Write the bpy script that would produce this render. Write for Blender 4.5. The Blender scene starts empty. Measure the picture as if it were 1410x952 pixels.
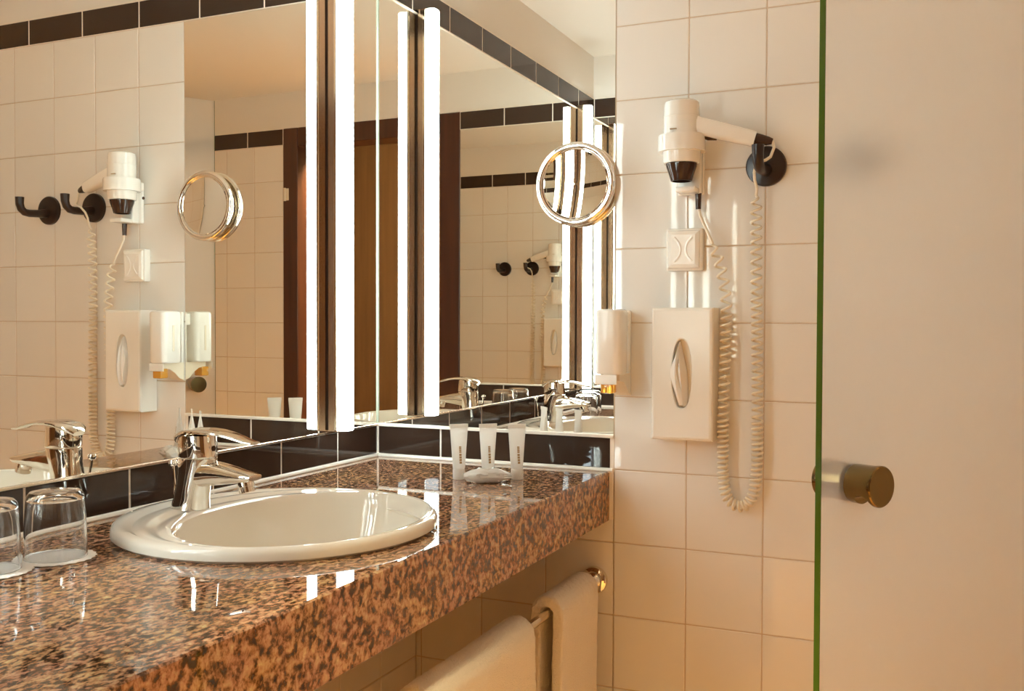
import bpy, bmesh, math, random
from mathutils import Vector, Matrix
random.seed(7)
PI = math.pi
SC = bpy.context.scene
COL = SC.collection
ZO = 0.85            # every shape below is written with z = 0 at the counter top; the floor is ZO lower

# ------------------------------------------------------------------ camera
cam_d = bpy.data.cameras.new('camera'); cam = bpy.data.objects.new('camera', cam_d); COL.objects.link(cam)
YAW, PITCH, ROLL = 0.4185, -0.0216, 0.0031
_f = Vector((-math.sin(YAW)*math.cos(PITCH), math.cos(YAW)*math.cos(PITCH), math.sin(PITCH)))
_r = Vector((math.cos(YAW), math.sin(YAW), 0)); _u = _r.cross(_f)
_R = math.cos(ROLL)*_r + math.sin(ROLL)*_u; _U = -math.sin(ROLL)*_r + math.cos(ROLL)*_u
M = Matrix(((_R.x, _U.x, -_f.x, 1.1965), (_R.y, _U.y, -_f.y, -1.9281), (_R.z, _U.z, -_f.z, 0.3046+ZO), (0, 0, 0, 1)))
cam.matrix_world = M
cam_d.sensor_fit = 'HORIZONTAL'; cam_d.sensor_width = 36.0; cam_d.lens = 36.0*1342.9/1410.0
cam_d.clip_start = 0.01
SC.camera = cam

# ------------------------------------------------------------------ world, exposure
w = bpy.data.worlds.new('world'); SC.world = w; w.use_nodes = True
w.node_tree.nodes['Background'].inputs[0].default_value = (1.0, 0.8, 0.6, 1)
w.node_tree.nodes['Background'].inputs[1].default_value = 0.02
SC.view_settings.view_transform = 'Standard'; SC.view_settings.look = 'None'
SC.view_settings.gamma = 1.0; SC.view_settings.use_curve_mapping = False
SC.view_settings.exposure = 0.0
SC.cycles.max_bounces = 24; SC.cycles.glossy_bounces = 16; SC.cycles.diffuse_bounces = 6
SC.cycles.transmission_bounces = 16; SC.cycles.transparent_max_bounces = 16
SC.cycles.sample_clamp_indirect = 12.0
SC.cycles.use_denoising = True
LAMP_COL = (.79, .95, 1.0); LAMP_POW = 29.4
HALL_FILL_COL = (1.0, 0.90, 0.54); HALL_FILL_POW = 820.0  # unseen fill light added in the hall
SHOWER_FILL_COL = (1.0, 0.55, 0.22); SHOWER_FILL_POW = 10.5  # unseen fill light added over the shower

# ------------------------------------------------------------------ materials
def newmat(name):
    m = bpy.data.materials.new(name); m.use_nodes = True
    return m, m.node_tree.nodes, m.node_tree.links, m.node_tree.nodes['Principled BSDF']
def mat(name, col, rough=0.5, metal=0.0, spec=0.5, coat=0.0, trans=0.0, ior=1.45, sss=0.0):
    m, n, l, b = newmat(name)
    b.inputs['Base Color'].default_value = (*col, 1); b.inputs['Roughness'].default_value = rough
    b.inputs['Metallic'].default_value = metal; b.inputs['Specular IOR Level'].default_value = spec
    b.inputs['Coat Weight'].default_value = coat; b.inputs['Transmission Weight'].default_value = trans
    b.inputs['IOR'].default_value = ior
    return m
def bump(m, scale, strength, dist=0.002, detail=2.0, coords='Object', rnd=False):
    n, l = m.node_tree.nodes, m.node_tree.links; b = n['Principled BSDF']
    tc = n.new('ShaderNodeTexCoord'); no = n.new('ShaderNodeTexNoise'); bp = n.new('ShaderNodeBump')
    no.inputs['Scale'].default_value = scale; no.inputs['Detail'].default_value = detail
    bp.inputs['Strength'].default_value = strength; bp.inputs['Distance'].default_value = dist
    if rnd:
        oi = n.new('ShaderNodeObjectInfo'); ad = n.new('ShaderNodeVectorMath'); sc = n.new('ShaderNodeVectorMath')
        sc.operation = 'SCALE'; sc.inputs[0].default_value = (37, 17, 53); l.new(oi.outputs['Random'], sc.inputs['Scale'])
        l.new(tc.outputs[coords], ad.inputs[0]); l.new(sc.outputs[0], ad.inputs[1]); l.new(ad.outputs[0], no.inputs['Vector'])
    else:
        l.new(tc.outputs[coords], no.inputs['Vector'])
    l.new(no.outputs['Fac'], bp.inputs['Height']); l.new(bp.outputs[0], b.inputs['Normal'])
    return m
def vary(m, col, amt):
    """slightly different firing tone from tile to tile"""
    n, l = m.node_tree.nodes, m.node_tree.links; b = n['Principled BSDF']
    oi = n.new('ShaderNodeObjectInfo'); mr = n.new('ShaderNodeMapRange'); mx = n.new('ShaderNodeVectorMath'); mx.operation = 'SCALE'
    mr.inputs['To Min'].default_value = 1-amt; mr.inputs['To Max'].default_value = 1+amt
    l.new(oi.outputs['Random'], mr.inputs['Value']); mx.inputs[0].default_value = col
    l.new(mr.outputs[0], mx.inputs['Scale']); l.new(mx.outputs[0], b.inputs['Base Color'])
    return m

MT = {}
MT['tile'] = vary(bump(mat('glazed_cream_tile', (.80, .76, .695), .028), 16, .05, .0012, 1, rnd=True), (.80, .76, .695), .02)
MT['dark_tile'] = vary(bump(mat('glazed_dark_tile', (.042, .024, .016), .03), 10, .05, .001, 1, rnd=True), (.042, .024, .016), .15)
MT['grout'] = mat('tan_grout', (.62, .49, .36), .8)
MT['white_grout'] = mat('white_grout', (.85, .78, .68), .6)
MT['caulk'] = mat('white_sealant', (.86, .79, .68), .35)
MT['plaster'] = bump(mat('painted_plaster', (.80, .76, .695), .65), 60, .05, .001)
MT['ceiling'] = mat('ceiling_paint', (.84, .80, .72), .6)
MT['floor'] = mat('floor_orange_bounce', (.72, .38, .13), .35)  # unseen floor, made orange to bounce warm light under the counter
MT['mirror'] = mat('silvered_mirror', (.90, .875, .81), .0, 1.0)
MT['mirror_edge'] = mat('mirror_edge', (.55, .62, .5), .15)
MT['chrome'] = mat('chrome', (.82, .78, .72), .05, 1.0)
MT['alu'] = mat('aluminium', (.62, .48, .36), .18, 1.0)
MT['polished'] = mat('polished_aluminium', (.92, .88, .80), .12, 1.0)
MT['ceramic'] = mat('sanitary_ceramic', (.84, .77, .66), .05, coat=.3)
MT['white_plastic'] = mat('white_plastic', (.88, .84, .76), .16)
MT['cream_plastic'] = mat('cream_plastic', (.80, .70, .53), .35)
MT['black_plastic'] = mat('black_plastic', (.026, .012, .007), .28)
MT['brown_plastic'] = mat('smoked_plastic', (.05, .022, .012), .12)
MT['bronze'] = mat('dark_bronze', (.22, .15, .06), .14, 1.0)
MT['paper'] = mat('paper', (.92, .87, .80), .8)
MT['print'] = mat('gold_print', (.45, .28, .12), .5)
MT['glass'] = mat('clear_glass', (1, 1, 1), .0, trans=1.0, ior=1.45)
MT['soap'] = mat('amber_soap', (.85, .42, .06), .1, trans=.4)
MT['film'] = mat('clear_film', (.95, .9, .82), .12, trans=.55)
MT['soapbar'] = mat('soap_bar', (.92, .86, .78), .45)
def thin(name, col, k, rough):
    """thin plastic or paper that lets some light through"""
    m = mat(name, col, rough); n, l = m.node_tree.nodes, m.node_tree.links
    t = n.new('ShaderNodeBsdfTranslucent'); t.inputs['Color'].default_value = (*col, 1); mx = n.new('ShaderNodeMixShader'); mx.inputs[0].default_value = k
    l.new(n['Principled BSDF'].outputs[0], mx.inputs[1]); l.new(t.outputs[0], mx.inputs[2]); l.new(mx.outputs[0], n['Material Output'].inputs['Surface'])
    return m
MT['tube'] = thin('white_tube', (.95, .92, .87), .6, .3)
MT['cap'] = thin('frosted_cap', (.92, .87, .80), .35, .2)

def granite():
    m, n, l, b = newmat('polished_granite')
    tc = n.new('ShaderNodeTexCoord'); mp = n.new('ShaderNodeMapping'); mp.inputs['Scale'].default_value = (1.0, .62, .55)
    mp.inputs['Rotation'].default_value = (0, 0, .5)
    l.new(tc.outputs['Object'], mp.inputs['Vector'])
    n1 = n.new('ShaderNodeTexNoise'); n1.inputs['Scale'].default_value = 150; n1.inputs['Detail'].default_value = 6; n1.inputs['Roughness'].default_value = .62; n1.inputs['Distortion'].default_value = .25
    n2 = n.new('ShaderNodeTexNoise'); n2.inputs['Scale'].default_value = 24; n2.inputs['Detail'].default_value = 2
    n3 = n.new('ShaderNodeTexVoronoi'); n3.inputs['Scale'].default_value = 150
    for k in (n1, n2, n3): l.new(mp.outputs[0], k.inputs['Vector'])
    r1 = n.new('ShaderNodeValToRGB'); e = r1.color_ramp.elements
    e[0].position = .355; e[0].color = (.028, .013, .008, 1); e[1].position = .73; e[1].color = (.76, .62, .44, 1)
    for p_, c in ((.437, (.10, .048, .025, 1)), (.497, (.30, .16, .10, 1)), (.575, (.48, .29, .20, 1)), (.665, (.54, .42, .27, 1))):
        q = e.new(p_); q.color = c
    l.new(n1.outputs['Fac'], r1.inputs[0])
    r2 = n.new('ShaderNodeValToRGB'); e = r2.color_ramp.elements
    e[0].position = .40; e[0].color = (.95, .82, .72, 1); e[1].position = .62; e[1].color = (1.0, .95, .68, 1)
    l.new(n2.outputs['Fac'], r2.inputs[0])
    mx = n.new('ShaderNodeMix'); mx.data_type = 'RGBA'; mx.blend_type = 'MULTIPLY'; mx.inputs[0].default_value = 1
    l.new(r1.outputs[0], mx.inputs[6]); l.new(r2.outputs[0], mx.inputs[7])
    r3 = n.new('ShaderNodeValToRGB'); e = r3.color_ramp.elements; e[0].position = .0; e[0].color = (.35, .3, .28, 1); e[1].position = .35; e[1].color = (1, 1, 1, 1)
    l.new(n3.outputs['Distance'], r3.inputs[0])
    mx2 = n.new('ShaderNodeMix'); mx2.data_type = 'RGBA'; mx2.blend_type = 'MULTIPLY'; mx2.inputs[0].default_value = .7
    l.new(mx.outputs[2], mx2.inputs[6]); l.new(r3.outputs[0], mx2.inputs[7])
    l.new(mx2.outputs[2], b.inputs['Base Color'])
    b.inputs['Roughness'].default_value = .03; b.inputs['IOR'].default_value = 1.7
    return m
MT['granite'] = granite()

def wood(name, c1, c2, rough=.35):
    m, n, l, b = newmat(name)
    tc = n.new('ShaderNodeTexCoord'); mp = n.new('ShaderNodeMapping'); mp.inputs['Scale'].default_value = (14, 14, .7)
    no = n.new('ShaderNodeTexNoise'); no.inputs['Scale'].default_value = 3; no.inputs['Detail'].default_value = 5
    r = n.new('ShaderNodeValToRGB'); r.color_ramp.elements[0].color = (*c1, 1); r.color_ramp.elements[1].color = (*c2, 1)
    r.color_ramp.elements[0].position = .35; r.color_ramp.elements[1].position = .68
    l.new(tc.outputs['Object'], mp.inputs[0]); l.new(mp.outputs[0], no.inputs['Vector']); l.new(no.outputs['Fac'], r.inputs[0]); l.new(r.outputs[0], b.inputs['Base Color'])
    b.inputs['Roughness'].default_value = rough
    return m
MT['dark_wood'] = wood('dark_red_wood', (.045, .013, .006), (.075, .022, .010))
MT['wood'] = wood('brown_wood', (.052, .023, .009), (.072, .034, .014))

def towel_mat():
    m = mat('terry_cloth', (.82, .73, .60), .95, spec=.1)
    bump(m, 420, .8, .003, 3)
    m.node_tree.nodes['Principled BSDF'].inputs['Sheen Weight'].default_value = .3
    return m
MT['towel'] = towel_mat()

def frosted():
    m, n, l, b = newmat('frosted_glass'); out = n['Material Output']
    tc = n.new('ShaderNodeTexCoord'); no = n.new('ShaderNodeTexNoise'); no.inputs['Scale'].default_value = 30; no.inputs['Detail'].default_value = 4
    l.new(tc.outputs['Object'], no.inputs['Vector'])
    r = n.new('ShaderNodeValToRGB'); r.color_ramp.elements[0].color = (.96, .94, .91, 1); r.color_ramp.elements[1].color = (.99, .98, .96, 1)
    l.new(no.outputs['Fac'], r.inputs[0])
    d = n.new('ShaderNodeBsdfDiffuse'); t = n.new('ShaderNodeBsdfTranslucent'); rf = n.new('ShaderNodeBsdfRefraction')
    rf.inputs['Roughness'].default_value = .30; rf.inputs['IOR'].default_value = 1.25
    for k in (d, t, rf): l.new(r.outputs[0], k.inputs['Color'])
    m1 = n.new('ShaderNodeMixShader'); m1.inputs[0].default_value = .62; l.new(d.outputs[0], m1.inputs[1]); l.new(t.outputs[0], m1.inputs[2])
    m2 = n.new('ShaderNodeMixShader'); m2.inputs[0].default_value = .70; l.new(m1.outputs[0], m2.inputs[1]); l.new(rf.outputs[0], m2.inputs[2])
    g = n.new('ShaderNodeBsdfGlossy'); g.inputs['Roughness'].default_value = .35; g.inputs['Color'].default_value = (.9, .9, .85, 1)
    m3 = n.new('ShaderNodeMixShader'); m3.inputs[0].default_value = .05; l.new(m2.outputs[0], m3.inputs[1]); l.new(g.outputs[0], m3.inputs[2])
    l.new(m3.outputs[0], out.inputs['Surface'])
    return m
MT['frosted'] = frosted()
MT['green_edge'] = mat('green_glass_edge', (.055, .105, .010), .12)

def emit(name, col, s):
    m, n, l, b = newmat(name)
    b.inputs['Base Color'].default_value = (.9, .9, .9, 1)
    b.inputs['Emission Color'].default_value = (*col, 1); b.inputs['Emission Strength'].default_value = s
    return m
MT['lamp'] = emit('lit_diffuser', LAMP_COL, LAMP_POW)
MT['shower_fill'] = emit('shower_fill_glow', SHOWER_FILL_COL, SHOWER_FILL_POW)
MT['hall_fill'] = emit('hall_fill_glow', HALL_FILL_COL, HALL_FILL_POW)

# ------------------------------------------------------------------ mesh helpers
class MB:
    def __init__(s): s.v = []; s.f = []
    def add(s, vs, fs):
        o = len(s.v); s.v += [tuple(v) for v in vs]; s.f += [tuple(i+o for i in f) for f in fs]; return s
    def box(s, lo, hi, bev=0.0, seg=1):
        lo, hi = Vector(lo), Vector(hi); bm = bmesh.new(); bmesh.ops.create_cube(bm, size=1)
        c, d = (lo+hi)/2, hi-lo
        for v in bm.verts: v.co = Vector((v.co.x*d.x+c.x, v.co.y*d.y+c.y, v.co.z*d.z+c.z))
        if bev > 0: bmesh.ops.bevel(bm, geom=bm.edges[:], offset=bev, segments=seg, profile=.5, affect='EDGES')
        s.bm(bm); return s
    def bm(s, bm, mtx=None):
        bm.verts.index_update()
        s.add([(mtx @ v.co) if mtx else v.co[:] for v in bm.verts], [[v.index for v in f.verts] for f in bm.faces]); bm.free(); return s
    def loft(s, rings, close=True, caps=True):
        o = len(s.v); n = len(rings[0])
        for r in rings: s.v += [tuple(p) for p in r]
        for i in range(len(rings)-1):
            for j in range(n if close else n-1):
                a, b = o+i*n+j, o+i*n+(j+1) % n
                s.f.append((a, b, b+n, a+n))
        if caps:
            s.f.append(tuple(o+j for j in reversed(range(n)))); s.f.append(tuple(o+(len(rings)-1)*n+j for j in range(n)))
        return s
    def lathe(s, prof, c=(0, 0, 0), axis=(0, 0, 1), n=32, caps=True):
        """prof = [(radius, distance along axis)...]"""
        a = Vector(axis).normalized(); u = a.orthogonal().normalized(); v = a.cross(u); c = Vector(c)
        rings = [[c+a*h+(u*math.cos(2*PI*k/n)+v*math.sin(2*PI*k/n))*max(r, 1e-5) for k in range(n)] for r, h in prof]
        return s.loft(rings, True, caps)
    def tube(s, pts, rad, n=8, caps=True):
        pts = [Vector(p) for p in pts]; rings = []; up = None
        for i, p in enumerate(pts):
            t = (pts[min(i+1, len(pts)-1)]-pts[max(i-1, 0)]).normalized()
            if up is None: up = t.orthogonal().normalized()
            up = (up-t*up.dot(t)).normalized(); v = t.cross(up)
            r = rad[i] if isinstance(rad, (list, tuple)) else rad
            rings.append([p+(up*math.cos(2*PI*k/n)+v*math.sin(2*PI*k/n))*r for k in range(n)])
        return s.loft(rings, True, caps)
    def prism(s, poly, z0, z1):
        n = len(poly); o = len(s.v)
        s.v += [(x, y, z0) for x, y in poly]+[(x, y, z1) for x, y in poly]
        s.f += [tuple(o+j for j in reversed(range(n))), tuple(o+n+j for j in range(n))]
        s.f += [(o+j, o+(j+1) % n, o+n+(j+1) % n, o+n+j) for j in range(n)]; return s
    def xf(s, m): s.v = [tuple(m @ Vector(v)) for v in s.v]; return s
    def mesh(s, name, origin=(0, 0, 0)):
        me = bpy.data.meshes.new(name); ox, oy, oz = origin
        me.from_pydata([(x-ox, y-oy, z-oz) for x, y, z in s.v], [], s.f)
        bm = bmesh.new(); bm.from_mesh(me); bmesh.ops.recalc_face_normals(bm, faces=bm.faces[:]); bm.to_mesh(me); bm.free()
        return me
ORG = {}
def smooth(me, ang=35):
    for p in me.polygons: p.use_smooth = True
    me.set_sharp_from_angle(angle=math.radians(ang))
def obj(name, mb, m, parent=None, org=None, sm=True, ang=35):
    if parent is None:
        if org is None:
            xs = [v[0] for v in mb.v]; ys = [v[1] for v in mb.v]; zs = [v[2] for v in mb.v]
            org = ((min(xs)+max(xs))/2, (min(ys)+max(ys))/2, min(zs))
    else: org = ORG[parent.name]
    me = mb.mesh(name, org); me.materials.append(MT[m])
    if sm: smooth(me, ang)
    o = bpy.data.objects.new(name, me); COL.objects.link(o); ORG[o.name] = org
    if parent is None: o.location = (org[0], org[1], org[2]+ZO)
    else: o.parent = parent
    return o
def tag(o, label=None, cat=None, group=None, kind=None):
    if label: o['label'] = label
    if cat: o['category'] = cat
    if group: o['group'] = group
    if kind: o['kind'] = kind
    return o
def thing(name, loc, label, cat, group=None):
    o = bpy.data.objects.new(name, None); COL.objects.link(o); o.location = (loc[0], loc[1], loc[2]+ZO); o.empty_display_size = .02
    ORG[o.name] = tuple(loc); return tag(o, label, cat, group)
def dup(root, loc, label, group=None):
    r = root.copy(); COL.objects.link(r); r.location = (loc[0], loc[1], loc[2]+ZO); ORG[r.name] = tuple(loc); r['label'] = label
    if group: r['group'] = group
    for ch in list(root.children):
        c = ch.copy(); COL.objects.link(c); c.parent = r
        for g in list(ch.children):
            d = g.copy(); COL.objects.link(d); d.parent = c
    return r
def piece(name, me, parent, loc, rot=(0, 0, 0), scale=(1, 1, 1)):
    """one tile: shared mesh, own object, child of its wall"""
    o = bpy.data.objects.new(name, me); COL.objects.link(o); o.parent = parent
    po = ORG[parent.name]; o.location = (loc[0]-po[0], loc[1]-po[1], loc[2]-po[2]); o.rotation_euler = rot; o.scale = scale
    return o
def ell(cx, cy, a, b, z, n=64): return [(cx+a*math.cos(2*PI*k/n), cy+b*math.sin(2*PI*k/n), z) for k in range(n)]
def sring(c, u, v, a, b, n=24, e=2.6):
    """superellipse ring round c in the plane u, v"""
    c, u, v = Vector(c), Vector(u), Vector(v); out = []
    for k in range(n):
        t = 2*PI*k/n; ct, st = math.cos(t), math.sin(t)
        out.append(c+u*a*math.copysign(abs(ct)**(2/e), ct)+v*b*math.copysign(abs(st)**(2/e), st))
    return out

# ------------------------------------------------------------------ dimensions (metres)
P = .152                       # tile pitch
X1 = .5709                     # edge of the back mirror, a joint of the back wall
ZA = .9165                     # a horizontal joint
SB, ST = ZA+P, 1.139           # dark band above the mirrors
ZM = .0736                     # lower edge of the mirrors
L = 1.5024                     # back wall to door wall
W = 2.25                       # mirror wall to shower wall
CE = 1.294                     # ceiling
FL = -ZO
XF = .5609                     # counter front
XB = .1022                     # boxing under the counter
DX0, DX1 = .556, 1.405         # door frame, outside

# ------------------------------------------------------------------ the shell
wall_left = tag(obj('wall_left', MB().box((-.12, -L-.1, FL), (-.004, .12, CE)), 'plaster', sm=False), kind='structure')
wall_back = tag(obj('wall_back', MB().box((-.004, .004, FL), (W+.1, .12, CE)), 'plaster', sm=False), kind='structure')
wall_right = tag(obj('wall_right', MB().box((W+.004, -L-.1, FL), (W+.12, .004, CE)), 'plaster', sm=False), kind='structure')
wf = MB().box((-.004, -L-.1, FL), (DX0, -L-.004, CE)).box((DX1, -L-.1, FL), (W+.004, -L-.004, CE)).box((DX0, -L-.1, ST), (DX1, -L-.004, CE))
wall_front = tag(obj('wall_front', wf, 'plaster', sm=False), kind='structure')
tag(obj('ceiling', MB().box((-.12, -L-.1, CE), (W+.12, .12, CE+.1)), 'ceiling', sm=False), kind='structure')
tag(obj('floor', MB().box((-.6, -3.4, FL-.1), (3.1, .12, FL)), 'floor', sm=False), kind='structure')
wall_lower = tag(obj('wall_lower', MB().box((-.004, -L, FL), (XB-.004, .002, -.032)), 'plaster', sm=False), kind='structure')
# the hall outside the door
tag(obj('wall_hall', MB().box((-.6, -3.2, FL), (3.1, -3.1, 1.6)), 'wood', sm=False), kind='structure')
hs = MB().box((-.7, -3.2, FL), (-.6, -L-.1, 1.6)).box((3.1, -3.2, FL), (3.2, -L-.1, 1.6))
tag(obj('wall_hall_sides', hs, 'wood', sm=False), kind='structure')
hw = MB().box((-.6, -L-.1, FL), (-.12, -L, 1.6)).box((W+.12, -L-.1, FL), (3.1, -L, 1.6)).box((-.12, -L-.1, CE+.1), (W+.12, -L-.0, 1.6))
tag(obj('wall_hall_front', hw, 'plaster', sm=False), kind='structure')
tag(obj('ceiling_hall', MB().box((-.7, -3.2, 1.6), (3.2, -L, 1.7)), 'ceiling', sm=False), kind='structure')

# tiles ------------------------------------------------------------
def tile_mesh(name, wx, h, m, t=.0052, bev=.0012):
    me = MB().box((-wx/2, 0, -h/2), (wx/2, t, h/2), bev).mesh(name); me.materials.append(MT[m]); return me     # face towards -y
TM = tile_mesh('tile', P-.0022, P-.0022, 'tile')
DM = tile_mesh('dark_tile', .1975, .0655, 'dark_tile')
def grout(parent, lo, hi, m='grout'): return obj('grout_bed', MB().box(lo, hi), m, parent, sm=False)
def rows(z0, z1):
    """tile rows on the common joint grid between two heights, the last one cut"""
    out = []; top = SB
    while top > z0+1e-4:
        bot = top-P; a, b = max(bot, z0), min(top, z1)
        if b-a > .012: out.append((a, b))
        top -= P
    return out
def cols(x0, x1, joint):
    out = []; x = joint-math.ceil((joint-x0)/P)*P
    while x < x1-1e-4:
        a, b = max(x, x0), min(x+P, x1)
        if b-a > .012: out.append((a, b))
        x += P
    return out
def lay(parent, plane, c, spans, levels, mesh=None, name='tile'):
    me = mesh or TM
    for a, b in spans:
        for z0, z1 in levels:
            sx, sz = (b-a-.0022)/(P-.0022), (z1-z0-.0022)/(P-.0022); h, z = (a+b)/2, (z0+z1)/2
            if plane == 'back': piece(name, me, parent, (h, c, z), (0, 0, 0), (sx, 1, sz))
            elif plane == 'front': piece(name, me, parent, (h, c, z), (0, 0, PI), (sx, 1, sz))
            elif plane == 'left': piece(name, me, parent, (c, h, z), (0, 0, PI/2), (sx, 1, sz))
            elif plane == 'right': piece(name, me, parent, (c, h, z), (0, 0, -PI/2), (sx, 1, sz))
def band(parent, plane, c, lo, hi, joint, z0, z1, pitch=.2):
    x = joint-math.ceil((joint-lo)/pitch)*pitch
    while x < hi-1e-4:
        a, b = max(x, lo), min(x+pitch, hi)
        if b-a > .012:
            sx, sz = (b-a-.0032)/.1975, (z1-z0-.003)/.0655; h, z = (a+b)/2, (z0+z1)/2
            loc, rot = {'back': ((h, c, z), 0), 'front': ((h, c, z), PI), 'left': ((c, h, z), PI/2)}[plane]
            piece('dark_tile', DM, parent, loc, (0, 0, rot), (sx, 1, sz))
        x += pitch
# back wall
grout(wall_back, (X1-.001, .0014, FL), (W, .0045, SB)); grout(wall_back, (XB, .0014, FL), (X1, .0045, -.001))
grout(wall_back, (-.004, .0008, SB), (W, .0045, ST+.002), 'white_grout'); grout(wall_back, (-.004, .0008, -.001), (X1, .0045, ZM), 'white_grout')
lay(wall_back, 'back', 0, cols(X1, W, X1), rows(FL, SB))
lay(wall_back, 'back', 0, cols(XB, X1, X1), rows(FL, -.001))
band(wall_back, 'back', 0, 0, W, .7205, SB, ST); band(wall_back, 'back', 0, 0, X1, .1641, .005, ZM-.002)
# mirror wall
grout(wall_left, (-.0045, -L, SB), (-.0008, .001, ST+.002), 'white_grout'); grout(wall_left, (-.0045, -L, -.001), (-.0008, .001, ZM), 'white_grout')
band(wall_left, 'left', 0, -L, 0, -.1608, SB, ST, .196); band(wall_left, 'left', 0, -L, 0, -.1608, .005, ZM-.002, .196)
# boxing below the counter
grout(wall_lower, (XB-.0045, -L, FL), (XB-.0014, .001, -.033))
lay(wall_lower, 'left', XB, cols(-L, 0, 0), rows(FL, -.033))
# door wall
grout(wall_front, (DX1, -L-.0045, FL), (W, -L-.0014, SB)); grout(wall_front, (XB, -L-.0045, FL), (DX0, -L-.0014, -.001))
grout(wall_front, (-.004, -L-.0045, SB), (DX0, -L-.0008, ST+.002), 'white_grout'); grout(wall_front, (DX1, -L-.0045, SB), (W, -L-.0008, ST+.002), 'white_grout')
grout(wall_front, (-.004, -L-.0045, -.001), (DX0, -L-.0008, ZM), 'white_grout')
lay(wall_front, 'front', -L, cols(DX1, W, DX1), rows(FL, SB))
band(wall_front, 'front', -L, 0, DX0, .165, SB, ST); band(wall_front, 'front', -L, DX1, W, 1.594, SB, ST); band(wall_front, 'front', -L, 0, DX0, .165, .005, ZM-.002)
# shower wall
grout(wall_right, (W+.0014, -L, FL), (W+.0045, 0, SB)); lay(wall_right, 'right', W, cols(-L, 0, 0), rows(FL, SB))

# sealant and trim lines
def bead(name, pts, r=.0045):
    return tag(obj(name, MB().tube(pts, r, 8), 'caulk'), kind='structure')
bead('trim_1', [(.001, -L+.003, .002), (.001, -.001, .002)], .0052); bead('trim_2', [(.001, -.001, .002), (X1-.002, -.001, .002)], .0052)
tag(obj('trim_9', MB().box((.0002, -.0026, ZM+.003), (.0026, -.0002, SB-.003)), 'mirror_edge', sm=False), kind='structure')
bead('trim_3', [(.001, -.001, .006), (.001, -.001, ZM)], .003)
tag(obj('trim_4', MB().box((0, -L, ZM-.003), (.0035, 0, ZM+.0015), .0006), 'alu'), kind='structure')
tag(obj('trim_5', MB().box((.0036, -.0045, ZM-.004), (X1, -.0003, ZM+.003), .0008), 'caulk'), kind='structure')
tag(obj('trim_6', MB().box((.0036, -L+.0003, ZM-.003), (DX0, -L+.004, ZM+.003), .0008), 'caulk'), kind='structure')
tag(obj('trim_7', MB().box((0, -L, SB-.003), (.003, -.004, SB+.0008), .0006), 'caulk'), kind='structure')
tag(obj('trim_8', MB().box((XF+.0006, -.0015, -.100), (X1-.0005, .0005, .001), .0004), 'caulk'), kind='structure')

# door frame to the hall
door = bpy.data.objects.new('door_1', None); COL.objects.link(door); door.location = ((DX0+DX1)/2, -L-.05, FL+ZO); ORG[door.name] = ((DX0+DX1)/2, -L-.05, FL); door['kind'] = 'structure'
obj('jamb', MB().box((DX0, -L-.115, FL), (.645, -L+.0005, ST), .003), 'dark_wood', door)
obj('jamb', MB().box((1.33, -L-.115, FL), (DX1, -L+.0005, ST), .003), 'dark_wood', door)
obj('door_head', MB().box((.6455, -L-.115, 1.06), (1.3295, -L+.0005, ST), .003), 'dark_wood', door)
obj('hinge', MB().tube([(1.393, -L+.004, .83), (1.393, -L+.004, .885)], .0055, 10).box((1.375, -L-.001, .832), (1.393, -L+.003, .883), .0008), 'cream_plastic', door)

# ------------------------------------------------------------------ wall mirrors
def wall_mirror(lo, hi, face, label):
    c = [(a+b)/2 for a, b in zip(lo, hi)]; t = thing('wall_mirror', (c[0], c[1], lo[2]), label, 'mirror')
    obj('mirror_backing', MB().box(lo, hi), 'mirror_edge', t, sm=False)
    obj('mirror_glass', MB().box(*face), 'mirror', t, sm=False)
    return t
wall_mirror((-.004, -L+.0045, ZM), (-.0008, -.0005, SB-.001), ((-.0008, -L+.0047, ZM+.001), (0, -.0007, SB-.002)), 'long wall mirror behind the granite counter and tap')
wall_mirror((.002, .0008, ZM), (X1-.001, .004, SB-.001), ((.0022, 0, ZM+.001), (X1-.0012, .0008, SB-.002)), 'wall mirror behind the three white tubes, next to the tiles')
wall_mirror((.002, -L-.004, ZM), (DX0-.002, -L-.0008, SB-.001), ((.0022, -L-.0008, ZM+.001), (DX0-.0022, -L, SB-.002)), 'wall mirror beside the brown door frame, seen only in reflection')

# ------------------------------------------------------------------ vertical mirror lamps
def lamp(y, label):
    t = thing('mirror_lamp', (0, y, .078), label, 'lamp', 'vertical lamps on the long mirror')
    rd = []
    for z in (.0795, .0815, 1.072, 1.074):
        k = .93 if z in (.0795, 1.074) else 1
        rd.append([(p.x, p.y, p.z) for p in sring((.039, y, z), (1, 0, 0), (0, 1, 0), .0135*k, .0165*k, 28, 3.2)])
    obj('diffuser', MB().loft(rd), 'lamp', t)
    obj('dark_gap', MB().box((.0002, y-.0105, .0795), (.0038, y+.0105, 1.074)), 'black_plastic', t, sm=False)  # dark strip put in for the shaded gap against the mirror
    obj('channel', MB().box((.0038, y-.0125, .079), (.0190, y-.0105, 1.0745)).box((.0038, y+.0105, .079), (.0190, y+.0125, 1.0745)).box((.0038, y-.0125, .079), (.006, y+.0125, 1.0745)), 'alu', t, sm=False)
    obj('reflector', MB().box((.0190, y-.0150, .079), (.0256, y+.0150, 1.0745), .001), 'polished', t)
    obj('spine', MB().box((.006, y-.0100, .0795), (.0189, y+.0100, 1.074), .001), 'chrome', t)
    obj('end_cap', MB().box((.0002, y-.0130, .0765), (.026, y+.0130, .079), .0008), 'alu', t)
    obj('end_cap', MB().box((.0002, y-.0130, 1.0745), (.026, y+.0130, 1.077), .0008), 'alu', t)
    return t
lamp1 = lamp(-.1899, 'lit vertical strip lamp on the long mirror near the corner')
dup(lamp1, (0, -1.3294, .078), 'lit vertical strip lamp at the far end of the long mirror, seen reflected', 'vertical lamps on the long mirror')

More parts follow.
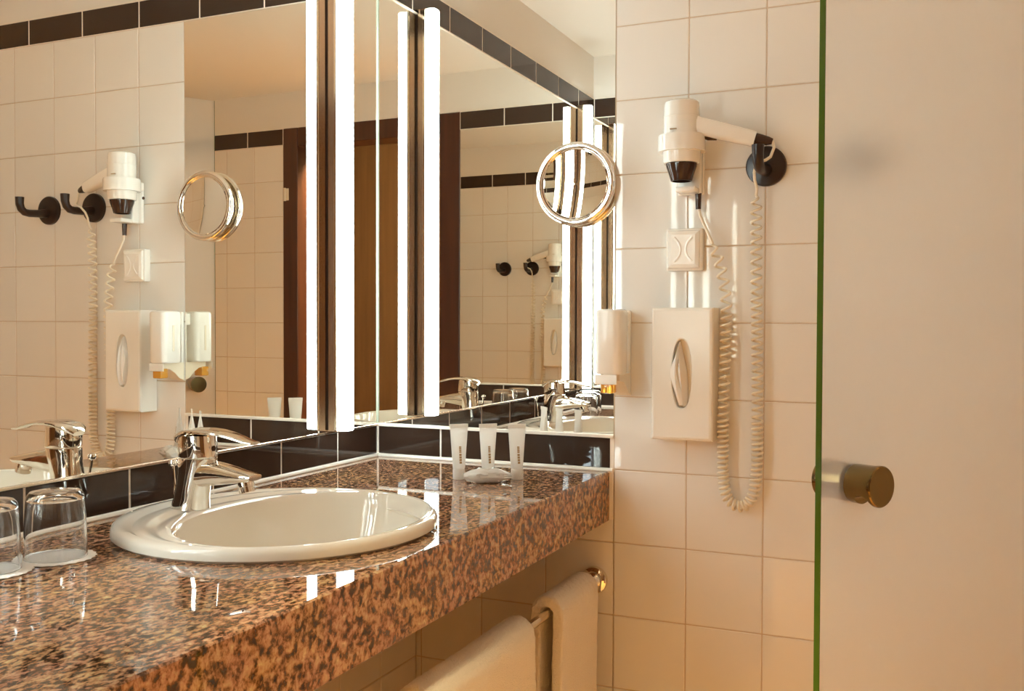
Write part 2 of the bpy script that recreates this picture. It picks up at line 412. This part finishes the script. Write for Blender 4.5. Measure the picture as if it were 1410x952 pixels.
# ------------------------------------------------------------------ counter
def counter():
    t = thing('countertop', (XF/2, -L/2, -.1), 'polished brown granite countertop with deep speckled front edge', 'countertop')
    cx, cy, a, b = .285, -.735, .2315, .2335; N = 64; y0, y1, x0, x1 = -L+.0005, -.0005, .0005, XF
    inn = []; out = []
    for k in range(N):
        th = 2*PI*k/N; dx, dy = math.cos(th), math.sin(th)
        inn.append((cx+a*dx, cy+b*dy))
        s = min((x1-cx)/dx if dx > 1e-9 else 1e9, (x0-cx)/dx if dx < -1e-9 else 1e9, (y1-cy)/dy if dy > 1e-9 else 1e9, (y0-cy)/dy if dy < -1e-9 else 1e9)
        out.append([cx+s*dx, cy+s*dy])
    for c in ((x0, y0), (x0, y1), (x1, y0), (x1, y1)):
        j = min(range(N), key=lambda q: (out[q][0]-c[0])**2+(out[q][1]-c[1])**2); out[j] = list(c)
    mb = MB(); e = .0025
    shr = lambda p: (p[0]-e if p[0] > x1-1e-6 else p[0], p[1])
    mb.loft([[(x, y, -.03) for x, y in inn], [(x, y, 0) for x, y in inn], [(*shr(p), 0) for p in out], [(p[0], p[1], -e) for p in out], [(p[0], p[1], -.03) for p in out], [(x, y, -.03) for x, y in inn]], True, False)
    s = obj('slab', mb, 'granite', t)
    obj('front_apron', MB().box((XF-.03, y0, -.102), (XF, y1, -.0301)), 'granite', t, sm=False)
counter()

# ------------------------------------------------------------------ washbasin
def basin():
    t = thing('washbasin', (.285, -.735, 0), 'oval white ceramic washbasin set into the granite counter', 'sink')
    O, I = (.285, -.735, .236, .238), (.330, -.7258, .167, .213)
    def mixr(k, z, g=0.0):
        v = [O[i]*(1-k)+I[i]*k for i in range(4)]; return ell(v[0], v[1], v[2]+g, v[3]+g, z, 96)
    rg = [ell(O[0], O[1], .225, .227, -.004, 96), ell(O[0], O[1], .232, .234, .0005, 96), mixr(0, .004), mixr(0, .012), mixr(0, .0165, -.002), mixr(0, .0195, -.006),
          mixr(.15, .0205, -.006), mixr(.30, .0172, -.002), mixr(.36, .0172), mixr(.44, .0195), mixr(.60, .0195), mixr(.70, .0162), mixr(.76, .0162), mixr(.83, .0185), mixr(.95, .0180), mixr(1, .0145)]
    ax, ay, A, B = I
    for k, z in ((.985, .008), (.97, -.005), (.94, -.03), (.90, -.06), (.82, -.095), (.68, -.122), (.48, -.138), (.25, -.144), (.125, -.1455)):
        rg.append(ell(ax-(1-k)*.02, ay, A*k, A*k+(B-A)*k, z, 96))
    outer = [ell(ax, ay, .03, .03, -.152, 96), ell(ax, ay, A*.6, B*.6, -.148, 96), ell(ax, ay, A*.97, B*.97, -.10, 96), ell(ax, ay, A+.01, B-.002, -.03, 96), ell(O[0], O[1], .220, .222, -.006, 96)]
    obj('bowl', MB().loft(outer+rg, True, True), 'ceramic', t)
    obj('drain', MB().lathe([(.021, 0), (.024, .0015), (.022, .003), (.012, .002), (.001, .002)], (ax-.015, ay, -.1452), n=32), 'chrome', t)
basin()

# ------------------------------------------------------------------ tap
def tap():
    y = -.752; t = thing('mixer_tap', (.130, y, .018), 'chrome single lever mixer tap on the washbasin rim', 'faucet')
    X, Y, Z = (1, 0, 0), (0, 1, 0), (0, 0, 1)
    rg = [sring((cx, y, z), X, Y, a, b, 36, 2.2) for cx, z, a, b in ((.128, .0185, .030, .0270), (.128, .021, .0300, .0270), (.1305, .035, .0275, .0250), (.1345, .055, .0270, .0240), (.139, .075, .0290, .0240), (.1420, .092, .0315, .0245), (.1425, .0975, .0315, .0245))]
    obj('body', MB().loft(rg), 'chrome', t)
    sp = [sring((x, y, z), Y, Z, w_, h, 28, 2.8) for x, z, w_, h in ((.140, .073, .0215, .0215), (.158, .0735, .0210, .0200), (.175, .0750, .0205, .0185), (.192, .0750, .0195, .0160), (.212, .0742, .0185, .0125), (.232, .0735, .0172, .0090), (.247, .0732, .0160, .0065), (.2525, .0735, .0150, .0045))]
    obj('spout', MB().loft(sp), 'chrome', t)
    ad = Vector((.28, 0, -1)).normalized(); a0 = Vector((.2325, y, .071))
    ae = obj('aerator', MB().lathe([(.0125, 0), (.0128, .012), (.0118, .0125), (.0118, .014), (.0125, .0145), (.0125, .021), (.0105, .0222), (.009, .0205)], a0, ad, 28), 'chrome', t)
    hd = [sring((cx, y, z), X, Y, a, b, 36, 2.2) for cx, z, a, b in ((.1435, .0990, .0310, .0240), (.1430, .101, .0318, .0246), (.1420, .118, .0315, .0248), (.1420, .133, .0300, .0245))]
    obj('cartridge_head', MB().loft(hd), 'chrome', t)
    lv = [sring((x, y, z), Y, (sx, 0, cz), w_, h, 24, 2.5) for x, z, w_, h, sx, cz in ((.1075, .1225, .0120, .0050, -.6, .8), (.1130, .1280, .0195, .0068, -.5, .87), (.125, .1335, .0250, .0070, -.3, .95), (.142, .1375, .0268, .0060, -.1, 1), (.160, .1390, .0262, .0048, 0, 1), (.180, .1385, .0235, .0042, .12, .99), (.200, .1360, .0200, .0038, .2, .98), (.220, .1315, .0168, .0036, .28, .96), (.240, .1262, .0138, .0034, .2, .98), (.2525, .1250, .0115, .0024, .0, 1))]
    le = obj('lever', MB().loft(lv), 'chrome', t)
    obj('index_mark', MB().lathe([(.0045, 0), (.0045, .0006), (.001, .0008)], (.1735, y, .113), (1, 0, 0), 16), 'brown_plastic', t)
    obj('waste_rod', MB().tube([(.0930, y+.004, .030), (.0895, y+.006, .060), (.0865, y+.007, .083)], .0022, 10).lathe([(.0025, -.004), (.0060, -.002), (.0070, .002), (.0055, .006), (.001, .0075)], (.0865, y+.007, .083), (-.1, 0, 1), 16), 'chrome', t)
tap()

# ------------------------------------------------------------------ tumblers on paper doilies
def tumbler(x, y, label):
    t = thing('tumbler', (x, y, .0026), label, 'glass', 'upturned drinking glasses')
    pr = [(.0385, 0), (.0372, .040), (.0355, .070), (.0342, .0800), (.0305, .0845), (.0240, .0855), (.001, .0848), (.001, .0775), (.026, .0768), (.0318, .0735), (.0338, .060), (.0352, .040), (.0367, .0)]
    obj('glass_body', MB().lathe([(r, h+.0026) for r, h in pr]+[(.0385, .0026)], (x, y, 0), n=56, caps=False), 'glass', t); return t
def doily(x, y, label):
    n = 120; rr = [.0485+.0012*math.cos(24*2*PI*k/n) for k in range(n)]
    R_ = lambda s, z: [(x+s*rr[k]*math.cos(2*PI*k/n), y+s*rr[k]*math.sin(2*PI*k/n), z) for k in range(n)]
    o = obj('paper_doily', MB().loft([R_(1, .0008), R_(1, .0016), R_(.9, .0024), R_(.86, .0025), R_(.01, .0025), R_(.01, .0003), R_(.86, .0003)], True, False), 'paper')
    return tag(o, label, 'coaster', 'paper doilies under the glasses')
doily(.1465, -1.0195, 'round white paper doily under the upturned glass nearest the washbasin')
tumbler(.1465, -1.0195, 'upturned clear drinking glass nearest the washbasin on a paper doily')
doily(.1335, -1.1050, 'round white paper doily under the upturned glass cut by the picture edge')
tumbler(.1290, -1.1050, 'upturned clear drinking glass cut off by the picture edge')

# ------------------------------------------------------------------ toiletries
def tube_bottle(x, y, ang, label):
    t = thing('cosmetic_tube', (x, y, 0), label, 'tube', 'white cosmetic tubes by the mirror')
    u = Vector((math.cos(ang), math.sin(ang), 0)); v = Vector((-math.sin(ang), math.cos(ang), 0)); c = lambda z: Vector((x, y, z))
    obj('cap', MB().lathe([(.0112, 0), (.0120, .001), (.0120, .019), (.0112, .0205)], (x, y, 0), n=28), 'cap', t)
    rg = [sring(c(z), u, v, a, b, 32, 2.0) for z, a, b in ((.0207, .0112, .0112), (.024, .0122, .0120), (.045, .0140, .0100), (.070, .0160, .0065), (.092, .0178, .0025), (.100, .0184, .0011), (.1085, .0186, .0009))]
    bd = obj('tube_body', MB().loft(rg), 'tube', t)
    obj('crimp', MB().box((-.0186, -.0013, .101), (.0186, .0013, .1088), .0003).xf(Matrix.Translation((x, y, 0)) @ Matrix.Rotation(ang, 4, 'Z')), 'tube', t)
    q = MB()
    for z0, z1, sh in ((.032, .052, .0), (.053, .066, .0)):
        nn = 4
        for k in range(nn):
            za, zb = z0+(z1-z0)*k/nn, z0+(z1-z0)*(k+.8)/nn
            d = .0120-(za-.024)*.135+.0012
            q.box((-.0022, -d-.0002, za), (.0022, -d+.0010, zb))
    obj('print', q.xf(Matrix.Translation((x, y, 0)) @ Matrix.Rotation(ang, 4, 'Z')), 'print', bd, sm=False)
TA = math.radians(45)
tube_bottle(.3242, -.2222, TA, 'white cosmetic tube standing on its cap, closest to the corner')
tube_bottle(.3742, -.1945, TA, 'white cosmetic tube standing on its cap, middle of the three')
tube_bottle(.4280, -.1752, TA, 'white cosmetic tube standing on its cap, closest to the soap dispenser')
def soap():
    c = Vector((.394, -.238, 0)); t = thing('wrapped_soap', c, 'soap bar in crinkled clear film lying before the white tubes', 'soap')
    rot = Matrix.Translation(c) @ Matrix.Rotation(math.radians(30), 4, 'Z')
    obj('soap_bar', MB().box((-.024, -.015, .0015), (.024, .015, .0200), .005, 3).xf(rot), 'soapbar', t)
    rg = []; N = 28; rnd = random.Random(3)
    for i in range(13):
        x = -.046+.092*i/12; k = abs(x)/.046
        a = .0190-.004*max(0, k-.55)*2.2; b = (.0142+.002*math.sin(i*1.9)) if k < .5 else .0142*(1-(k-.5)*1.3)
        rg.append([Vector((x, a*math.cos(2*PI*j/N)*(1+.14*rnd.uniform(-1, 1)), .0125+b*math.sin(2*PI*j/N)*(1+.16*rnd.uniform(-1, 1)))) for j in range(N)])
    for r_ in rg:
        for p in r_: p.z = max(p.z, .0005)
    obj('film_wrapper', MB().loft(rg).xf(rot), 'film', t)
soap()

# ------------------------------------------------------------------ things on the tiled wall
def rbox(name, lo, hi, r, m, parent, seg=3): return obj(name, MB().box(lo, hi, r, seg), m, parent)

def soap_dispenser():
    t = thing('soap_dispenser', (.583, 0, .160), 'white soap dispenser with amber soap nozzle, mounted at the mirror edge', 'soap dispenser')
    x0, x1, y0, y1 = .5555, .6105, -.089, -.024
    cx, cy = (x0+x1)/2, (y0+y1)/2
    rg = [sring((cx, cy, z), (1, 0, 0), (0, 1, 0), a, b, 36, 4.2) for z, a, b in ((.206, .0250, .030), (.209, .0270, .0320), (.328, .0275, .0325), (.333, .0262, .0312), (.3355, .0225, .0275))]
    bd = obj('bottle', MB().loft(rg), 'white_plastic', t)
    obj('level_window', MB().box((x0-.0006, cy-.004, .235), (x0+.003, cy+.003, .300), .0005), 'cream_plastic', bd)
    obj('wall_plate', MB().box((X1+.0025, -.010, .165), (x1-.003, -.0004, .334), .003, 2), 'white_plastic', t)
    obj('upper_bracket', MB().box((X1+.0045, -.030, .300), (x1-.006, -.008, .330), .002), 'white_plastic', t)
    # curved arm sweeping from the plate to the nozzle
    prof = [(-.002, .160), (-.018, .166), (-.034, .180), (-.052, .190), (-.078, .193), (-.078, .2055), (-.030, .2058), (-.002, .2058)]
    me = MB(); n = len(prof); xa, xb = X1+.002, x1-.003
    me.add([(xa, y, z) for y, z in prof]+[(xb, y, z) for y, z in prof], [tuple(range(n)), tuple(range(2*n-1, n-1, -1))]+[(j, j+n, (j+1) % n+n, (j+1) % n) for j in range(n)])
    obj('arm', me, 'cream_plastic', t, sm=False)
    obj('nozzle', MB().box((cx-.013, -.0865, .168), (cx+.013, -.0600, .1925), .003, 2), 'soap', t)
    obj('push_lever', MB().box((x0+.003, -.0890, .186), (x1-.006, -.0868, .2055), .0008), 'white_plastic', t)
soap_dispenser()

def tissue():
    t = thing('tissue_dispenser', (.726, 0, .078), 'white wall tissue dispenser with a tissue in its oval slot', 'tissue box')
    x0, x1, z0, z1, yf = .665, .787, .0785, .3385, -.0575
    cx, cz, a, b = .7262, .209, .0210, .0710; N = 48
    hole = lambda s, y: [(cx+a*s*math.copysign(abs(math.cos(2*PI*k/N))**.8, math.cos(2*PI*k/N)), y, cz+b*s*math.sin(2*PI*k/N)) for k in range(N)]
    def rect(ins, y):
        out = []
        X0, X1_, Z0, Z1 = x0+ins, x1-ins, z0+ins, z1-ins; rr = .006
        for k in range(N):
            dx, dz = math.cos(2*PI*k/N), math.sin(2*PI*k/N); sx = ((X1_-X0)/2)/max(abs(dx), 1e-9); sz = ((Z1-Z0)/2)/max(abs(dz), 1e-9); s = min(sx, sz)
            out.append([(X0+X1_)/2+s*dx, y, (Z0+Z1)/2+s*dz])
        for c in ((X0, Z0), (X0, Z1), (X1_, Z0), (X1_, Z1)):
            j = min(range(N), key=lambda q: (out[q][0]-c[0])**2+(out[q][2]-c[1])**2); out[j] = [c[0], y, c[1]]
        return out
    obj('cover', MB().loft([rect(0, -.0006), rect(0, yf+.006), rect(.0018, yf+.0018), rect(.006, yf), hole(1.0, yf), hole(.95, yf+.001), hole(.93, yf+.012)], True, False), 'white_plastic', t, ang=14)
    obj('inner_box', MB().box((x0+.008, -.044, z0+.01), (x1-.008, -.002, z1-.01)), 'cream_plastic', t, sm=False)
    rg = []
    for k in range(17):
        q = k/16; z = cz-.062+.124*q; wd = .0165*math.sin(PI*min(1, .10+q*.9))**.55*(1 if q < .55 else 1-.55*(q-.55)/.45)
        xs = cx-.002-.005*math.sin(q*2.6)+.004*(1-q); pr = .016*math.sin(PI*q)**.7; f = .0025*math.sin(q*9)
        rg.append([(xs-wd, yf+.010, z), (xs-wd*.75+f, yf+.001-pr*.7, z), (xs-wd*.35, yf+.003-pr, z+.001), (xs-wd*.05+f, yf+.007-pr*.35, z), (xs+wd*.35, yf-.001-pr*.85, z-.001), (xs+wd*.6-f, yf+.004-pr*.4, z), (xs+wd*.85, yf+.011, z), (xs+wd*.2, yf+.0135, z)])
    obj('tissue', MB().loft(rg), 'paper', t)
tissue()

def outlet():
    t = thing('shaver_socket', (.7205, 0, .412), 'square white socket with pyramid cover between dryer and tissue dispenser', 'socket')
    x0, x1, z0, z1 = .684, .757, .412, .496
    rbox('socket_body', (x0, -.022, z0), (x1, -.0004, z1), .003, 'white_plastic', t, 2)
    q = MB(); c = ((x0+x1)/2, (z0+z1)/2); R_ = lambda i, y: [(x0+i, y, z0+i), (x1-i, y, z0+i), (x1-i, y, z1-i), (x0+i, y, z1-i)]
    q.loft([R_(.004, -.0218), R_(.006, -.0265), R_(.013, -.0285)], True, False); q.loft([R_(.013, -.0285), R_(.017, -.0245)], True, True)
    obj('cover_frame', q, 'white_plastic', t, sm=False)
    for sgn in (-1, 1):
        pts = []
        for k in range(9):
            s = -1+2*k/8; pts.append((c[0]+sgn*(.005+.013*s*s), -.0262, c[1]+s*.024))
        obj('cover_rib', MB().tube(pts, .0034, 10), 'white_plastic', t)
outlet()

def hook(x, z, label):
    t = thing('robe_hook', (x, 0, z), label, 'hook', 'black robe hooks on the tiled wall')
    obj('rosette', MB().lathe([(.0385, -.0004), (.0385, -.008), (.0365, -.0105), (.028, -.0125), (.001, -.013)], (x, 0, z), (0, 1, 0), 40), 'black_plastic', t)
    pts = [(x, -.010, z-.008), (x, -.040, z-.012), (x, -.070, z-.014), (x, -.084, z-.012), (x, -.094, z-.004), (x, -.098, z+.008), (x, -.098, z+.026)]
    obj('hook_arm', MB().tube(pts, [.0125, .0105, .010, .010, .010, .0105, .0115], 16), 'black_plastic', t)
    return t
hook1 = hook(.8765, .6110, 'black robe hook carrying the coiled cord of the hair dryer')
dup(hook1, (1.041, 0, .6110), 'bare black robe hook beyond the corded one, clear only in the mirror', 'black robe hooks on the tiled wall')

def dryer():
    ax, ay = .7235, -.057
    h = thing('dryer_holder', (ax, 0, .56), 'white wall holder clasping the hair dryer', 'holder')
    rbox('back_plate', (ax-.020, -.012, .562), (ax+.034, -.0004, .668), .004, 'white_plastic', h)
    rbox('arm', (ax-.012, -.034, .562), (ax+.032, -.010, .645), .004, 'white_plastic', h)
    rbox('rest', (ax-.010, -.070, .562), (ax+.030, -.030, .572), .003, 'white_plastic', h)
    n = 48; ring = MB().lathe([(.0372, .640), (.0455, .640), (.0455, .668), (.0440, .672), (.0372, .672), (.0372, .640)], (ax, ay, 0), (0, 0, 1), n, False)
    obj('clasp_ring', ring, 'white_plastic', h)
    obj('ring_link', MB().box((ax-.03, -.024, .644), (ax+.03, -.010, .667), .003), 'white_plastic', h)
    obj('screw', MB().lathe([(.004, 0), (.004, .0015), (.002, .002)], (ax-.0205, -.006, .628), (-1, 0, 0), 12), 'brown_plastic', h)
    t = thing('hair_dryer', (ax, ay, .58), 'white hair dryer with smoked nozzle hanging nozzle down above the socket', 'hair dryer')
    obj('barrel', MB().lathe([(.034, .618), (.0352, .620), (.0368, .640), (.0362, .672), (.0350, .676), (.0348, .706), (.0353, .7062), (.0353, .708), (.0345, .7085), (.0342, .728), (.0325, .7355), (.0285, .738), (.001, .7385)], (ax, ay, 0), n=48), 'white_plastic', t)
    obj('air_grille', MB().lathe([(.0255, .7386), (.0255, .7395), (.022, .7400), (.001, .7400)], (ax, ay, 0), n=40), 'cream_plastic', t)
    obj('nozzle', MB().lathe([(.0300, .6175), (.0295, .612), (.024, .596), (.0205, .584), (.0180, .5835), (.0185, .590), (.024, .606), (.0265, .6175)], (ax, ay, 0), n=40, caps=False), 'brown_plastic', t)
    obj('nozzle_core', MB().lathe([(.015, .617), (.011, .600), (.001, .598)], (ax, ay, 0), n=24), 'black_plastic', t)
    obj('name_mark', MB().box((ax-.014, ay-.0371, .679), (ax-.001, ay-.033, .6805)), 'print', t, sm=False)
    a, b = Vector((ax+.028, ay, .690)), Vector((.862, -.043, .658)); d = (b-a).normalized(); side = d.cross(Vector((0, 0, 1))).normalized(); up = side.cross(d)
    rg = [sring(a+(b-a)*k, side, up, w_, hh, 24, 3.4) for k, w_, hh in ((0, .0150, .0175), (.3, .0150, .0172), (.65, .0145, .0162), (.95, .0138, .0150), (1, .0125, .0138))]
    obj('handle', MB().loft(rg), 'white_plastic', t)
    e = Vector((.893, -.037, .652))
    rg = [sring(b+(e-b)*k, side, up, w_, hh, 20, 2.4) for k, w_, hh in ((-.12, .0110, .0120), (.3, .0095, .0105), (.75, .0075, .0080), (1, .0050, .0055))]
    obj('strain_relief', MB().loft(rg), 'brown_plastic', t)
    obj('switch', MB().tube([a+d*.006-up*.0155, a+d*.030-up*.0175, a+d*.046-up*.0160], [.003, .0055, .003], 12), 'brown_plastic', t)
    # flex: from the handle over the hook, coil down, loop, coil up to the socket, plug into the holder
    hx, hz = .8765, .6110
    obj('flex', MB().tube([e, (.896, -.038, .640), (.891, -.046, .622), (.884, -.058, .6145), (.876, -.062, .6115), (.866, -.058, .6065), (.861, -.048, .594), (.861, -.040, .580), (.864, -.034, .566), (.862, -.030, .553)], .0028, 10), 'cream_plastic', t)
    path = [(.862, -.030, .553), (.862, -.024, .48), (.863, -.022, .36), (.866, -.022, .22), (.867, -.022, .09), (.866, -.022, .02), (.860, -.022, -.022), (.848, -.022, -.043), (.832, -.022, -.048), (.816, -.022, -.040), (.806, -.022, -.020), (.802, -.023, .02), (.801, -.024, .10), (.803, -.025, .20), (.806, -.025, .30), (.805, -.026, .36), (.794, -.028, .42), (.780, -.032, .462)]
    pv = [Vector(p) for p in path]; fine = []
    for i in range(len(pv)-1):
        p0, p1, p2, p3 = pv[max(i-1, 0)], pv[i], pv[i+1], pv[min(i+2, len(pv)-1)]
        m_ = max(2, int((p2-p1).length/.002))
        for k in range(m_):
            s = k/m_; fine.append(.5*((2*p1)+(-p0+p2)*s+(2*p0-5*p1+4*p2-p3)*s*s+(-p0+3*p1-3*p2+p3)*s**3))
    fine.append(pv[-1])
    cum = [0]
    for i in range(1, len(fine)): cum.append(cum[-1]+(fine[i]-fine[i-1]).length)
    tot = cum[-1]; pts = []; ph = 0; s = 0; i = 0; ds = .00085
    while s < tot:
        while i < len(cum)-2 and cum[i+1] < s: i += 1
        q = (s-cum[i])/max(cum[i+1]-cum[i], 1e-9); c = fine[i].lerp(fine[i+1], q); tg = (fine[min(i+3, len(fine)-1)]-fine[max(i-3, 0)]).normalized()
        sd = Vector((0, 1, 0)); sd = (sd-tg*sd.dot(tg)).normalized(); bi = tg.cross(sd)
        zz = c.z; right = s < tot*.52
        pitch = .0145 if not right else .0150
        if zz < .12: pitch = .0100
        elif not right and zz > .33: pitch = .0230
        elif right and zz > .36: pitch = .0190
        r_ = .0092*min(1, s/.02+.15, (tot-s)/.02+.15)
        pts.append(c+(sd*math.cos(ph)+bi*math.sin(ph))*r_); ph += 2*PI*ds/pitch; s += ds
    obj('coiled_cord', MB().tube(pts, .0026, 8), 'cream_plastic', t)
    obj('flex', MB().tube([pv[-1], (.772, -.030, .480), (.762, -.026, .500), (.753, -.024, .520), (.750, -.024, .540)], .0028, 10), 'cream_plastic', t)
    obj('cord_grip', MB().tube([(.7495, -.024, .532), (.7490, -.024, .563)], [.0052, .0066], 12), 'brown_plastic', t)
dryer()

def magnifier():
    cx, cz = .4895, .5970
    t = thing('magnifying_mirror', (cx, 0, cz-.0875), 'round chrome magnifying mirror fixed to the mirror beside the tiles', 'mirror')
    obj('suction_base', MB().lathe([(.040, .0004), (.042, .003), (.040, .006), (.020, .0085)], (cx, 0, cz), (0, -1, 0), 40), 'chrome', t)
    obj('back_shell', MB().lathe([(.030, .0060), (.070, .0085), (.080, .013), (.080, .015)], (cx, 0, cz), (0, -1, 0), 64), 'chrome', t)
    n = 72; rg = []
    prof = []
    for k in range(20):
        th = 2*PI*k/20; prof.append((.0795+.0080*math.cos(th), .0170+.0080*math.sin(th)))
    prof.append(prof[0])
    obj('rim', MB().lathe(prof, (cx, 0, cz), (0, -1, 0), n, False), 'chrome', t)
    R_ = 0.62; pr = []
    for k in range(13):
        r_ = .0735*(1-k/12); pr.append((r_, .0205-(.0735**2-r_*r_)/(2*R_)))
    obj('inner_rim', MB().lathe([(.0745, .0200), (.0735, .0225), (.0715, .0230), (.0700, .0218), (.0705, .0205)], (cx, 0, cz), (0, -1, 0), n, False), 'chrome', t)
    me = obj('mirror_disc', MB().lathe(pr, (cx, 0, cz), (0, -1, 0), n, False), 'mirror', t)
magnifier()

# ------------------------------------------------------------------ towel rail and towels under the counter
RX, RZ = .531, -.229
def rail():
    t = thing('towel_rail', (RX, -.45, RZ-.03), 'chrome towel rail under the counter edge', 'towel rail')
    obj('bar', MB().tube([(RX, -.008, RZ), (RX, -L+.008, RZ)], .0085, 20), 'chrome', t)
    fl = [(.0285, .0004), (.0290, .004), (.0270, .010), (.0200, .0135), (.0165, .0140), (.0165, .019), (.0140, .0205), (.0140, .030), (.0095, .0315)]
    obj('wall_flange', MB().lathe(fl, (RX, 0, RZ), (0, -1, 0), 40), 'chrome', t)
    obj('wall_flange', MB().lathe(fl, (RX, -L-.0035, RZ), (0, 1, 0), 40), 'chrome', t)
rail()
PILE = bpy.data.textures.new('pile', 'CLOUDS'); PILE.noise_scale = .007; PILE.noise_depth = 2
def towel(y0, y1, drop_f, drop_b, thick, label, seed):
    rnd = random.Random(seed); ph = [rnd.uniform(0, 6) for _ in range(6)]
    # outline of the cloth across the bar (x, z): outside down the room side, over the bar, down the wall side
    def sec(y, q):
        out = []; ri = .0122; ro = ri+thick; wob = .004*math.sin(q*7+ph[0])
        zs = [i/10 for i in range(11)]
        for s in reversed(zs): out.append((RX+ro+.004*s+(.010*s*math.sin(q*6+ph[1])+.004*math.sin(s*4+ph[2]))*s, RZ-drop_f*s))
        for k in range(1, 12):
            th = PI*k/12; out.append((RX+ro*math.cos(th), RZ+ro*math.sin(th)*(1.05+.03*math.sin(q*9+ph[3]))))
        for s in zs: out.append((RX-ro-.006*s+.008*s*math.sin(q*5+ph[4]), RZ-drop_b*s))
        for s in reversed(zs): out.append((RX-ri-.001*s+.006*s*math.sin(q*5+ph[4])*.8, RZ-drop_b*s))
        for k in range(11, 0, -1):
            th = PI*k/12; out.append((RX+ri*math.cos(th), RZ+ri*math.sin(th)))
        for s in zs: out.append((RX+ri+.001*s+(.010*s*math.sin(q*6+ph[1])+.004*math.sin(s*4+ph[2]))*s*.8, RZ-drop_f*s))
        return out
    N = 26; rg = []
    def cen(sc): return sum(p[0] for p in sc)/len(sc), sum(p[1] for p in sc)/len(sc)
    for i in range(N+1):
        q = i/N; y = y0+(y1-y0)*q; s = sec(y, q)
        rg.append([(x, y+.004*math.sin((RZ-z)*9+ph[5]), z) for x, z in s])
    mb = MB().loft(rg, True, False); n = len(rg[0]); e = N*n
    mb.f += [(i, i+1, n-2-i, n-1-i) for i in range(n//2-1)]+[(e+n-1-i, e+n-2-i, e+i+1, e+i) for i in range(n//2-1)]
    o = obj('hand_towel', mb, 'towel'); 
    b = o.modifiers.new('soft', 'BEVEL'); b.width = .005; b.segments = 3; b.limit_method = 'ANGLE'; b.angle_limit = math.radians(50)
    sb = o.modifiers.new('dense', 'SUBSURF'); sb.subdivision_type = 'SIMPLE'; sb.levels = sb.render_levels = 2
    d = o.modifiers.new('pile', 'DISPLACE'); d.texture = PILE; d.texture_coords = 'LOCAL'; d.strength = .0034; d.mid_level = .5
    tag(o, label, 'towel', 'towels on the rail'); return o
towel(-.275, -.072, .46, .44, .020, 'narrow cream towel hanging on the rail next to its wall flange', 1)
towel(-.760, -.395, .46, .44, .020, 'wide cream towel on the rail, cut by the lower picture edge', 2)

# ------------------------------------------------------------------ frosted shower door, standing ajar
def shower():
    G = Vector((1.057, -.6692, 0)); tdir = Vector((.525, .851, 0)).normalized(); nrm = Vector((tdir.y, -tdir.x, 0)); W_ = .75; th = .008
    t = thing('shower_door', (G.x+tdir.x*W_/2, G.y+tdir.y*W_/2, FL+.02), 'frosted glass shower door standing ajar with green edge', 'glass door'); t['kind'] = 'thing'
    mx = Matrix(((tdir.x, nrm.x, 0, G.x), (tdir.y, nrm.y, 0, G.y), (0, 0, 1, 0), (0, 0, 0, 1)))   # local: x along the pane, y towards the viewer
    zb, zt = FL+.02, 1.05
    obj('pane', MB().box((.0006, -th, zb), (W_, 0, zt)).xf(mx), 'frosted', t, sm=False)
    obj('pane_edge', MB().box((-.0006, -th-.0002, zb), (.0006, .0002, zt)).xf(mx), 'green_edge', t, sm=False)
    KZ, KS = .103, None
    s = .067
    def knob(sgn):
        y0 = 0 if sgn > 0 else -th
        prof = [(.019, .0), (.0245, .0008), (.0250, .003), (.0252, .028), (.0262, .034), (.0262, .0385), (.0250, .0400), (.001, .0402)]
        mb = MB().lathe([(r, sgn*h) for r, h in prof], (s, y0, KZ), (0, 1, 0), 48)
        a = obj('knob', mb.xf(mx), 'bronze', t)
        cut = MB().lathe([(.0115, -.05), (.0115, .05)], (s, y0+sgn*.0235, KZ-.0225), (1, 0, 0), 32)
        c = obj('cutter', cut.xf(mx), 'bronze', t)
        md = a.modifiers.new('grip', 'BOOLEAN'); md.operation = 'DIFFERENCE'; md.object = c; md.solver = 'EXACT'
        dg = bpy.context.evaluated_depsgraph_get(); dg.update()
        nm = bpy.data.meshes.new_from_object(a.evaluated_get(dg)); a.modifiers.clear(); a.data = nm
        smooth(nm); bpy.data.objects.remove(c)
        return a
    knob(1); knob(-1)
    # hinges at the wall
    for z in (FL+.30, .80):
        obj('hinge', MB().box((W_-.045, -th-.009, z-.03), (W_+.004, .009, z+.03), .003).xf(mx), 'bronze', t)
shower()

# ------------------------------------------------------------------ fill lamps added to brighten the room, out of view: hall ceiling, shower ceiling
def fill_lamp(x, y, z, r, m, label):
    t = thing('fill_lamp', (x, y, z-.07), label, 'lamp')
    obj('base', MB().lathe([(r+.01, z-.0005), (r+.01, z-.015), (.001, z-.015)], (x, y, 0), n=40), 'white_plastic', t)
    obj('shade', MB().lathe([(r, z-.0155), (r, z-.030), (r*.8, z-.052), (r*.4, z-.066), (.001, z-.068)], (x, y, 0), n=40), m, t)
fill_lamp(.69, -1.98, 1.6, .15, 'hall_fill', 'added round fill lamp in the hall outside the door')
fill_lamp(1.92, -.30, CE, .12, 'shower_fill', 'added round fill lamp above the shower')
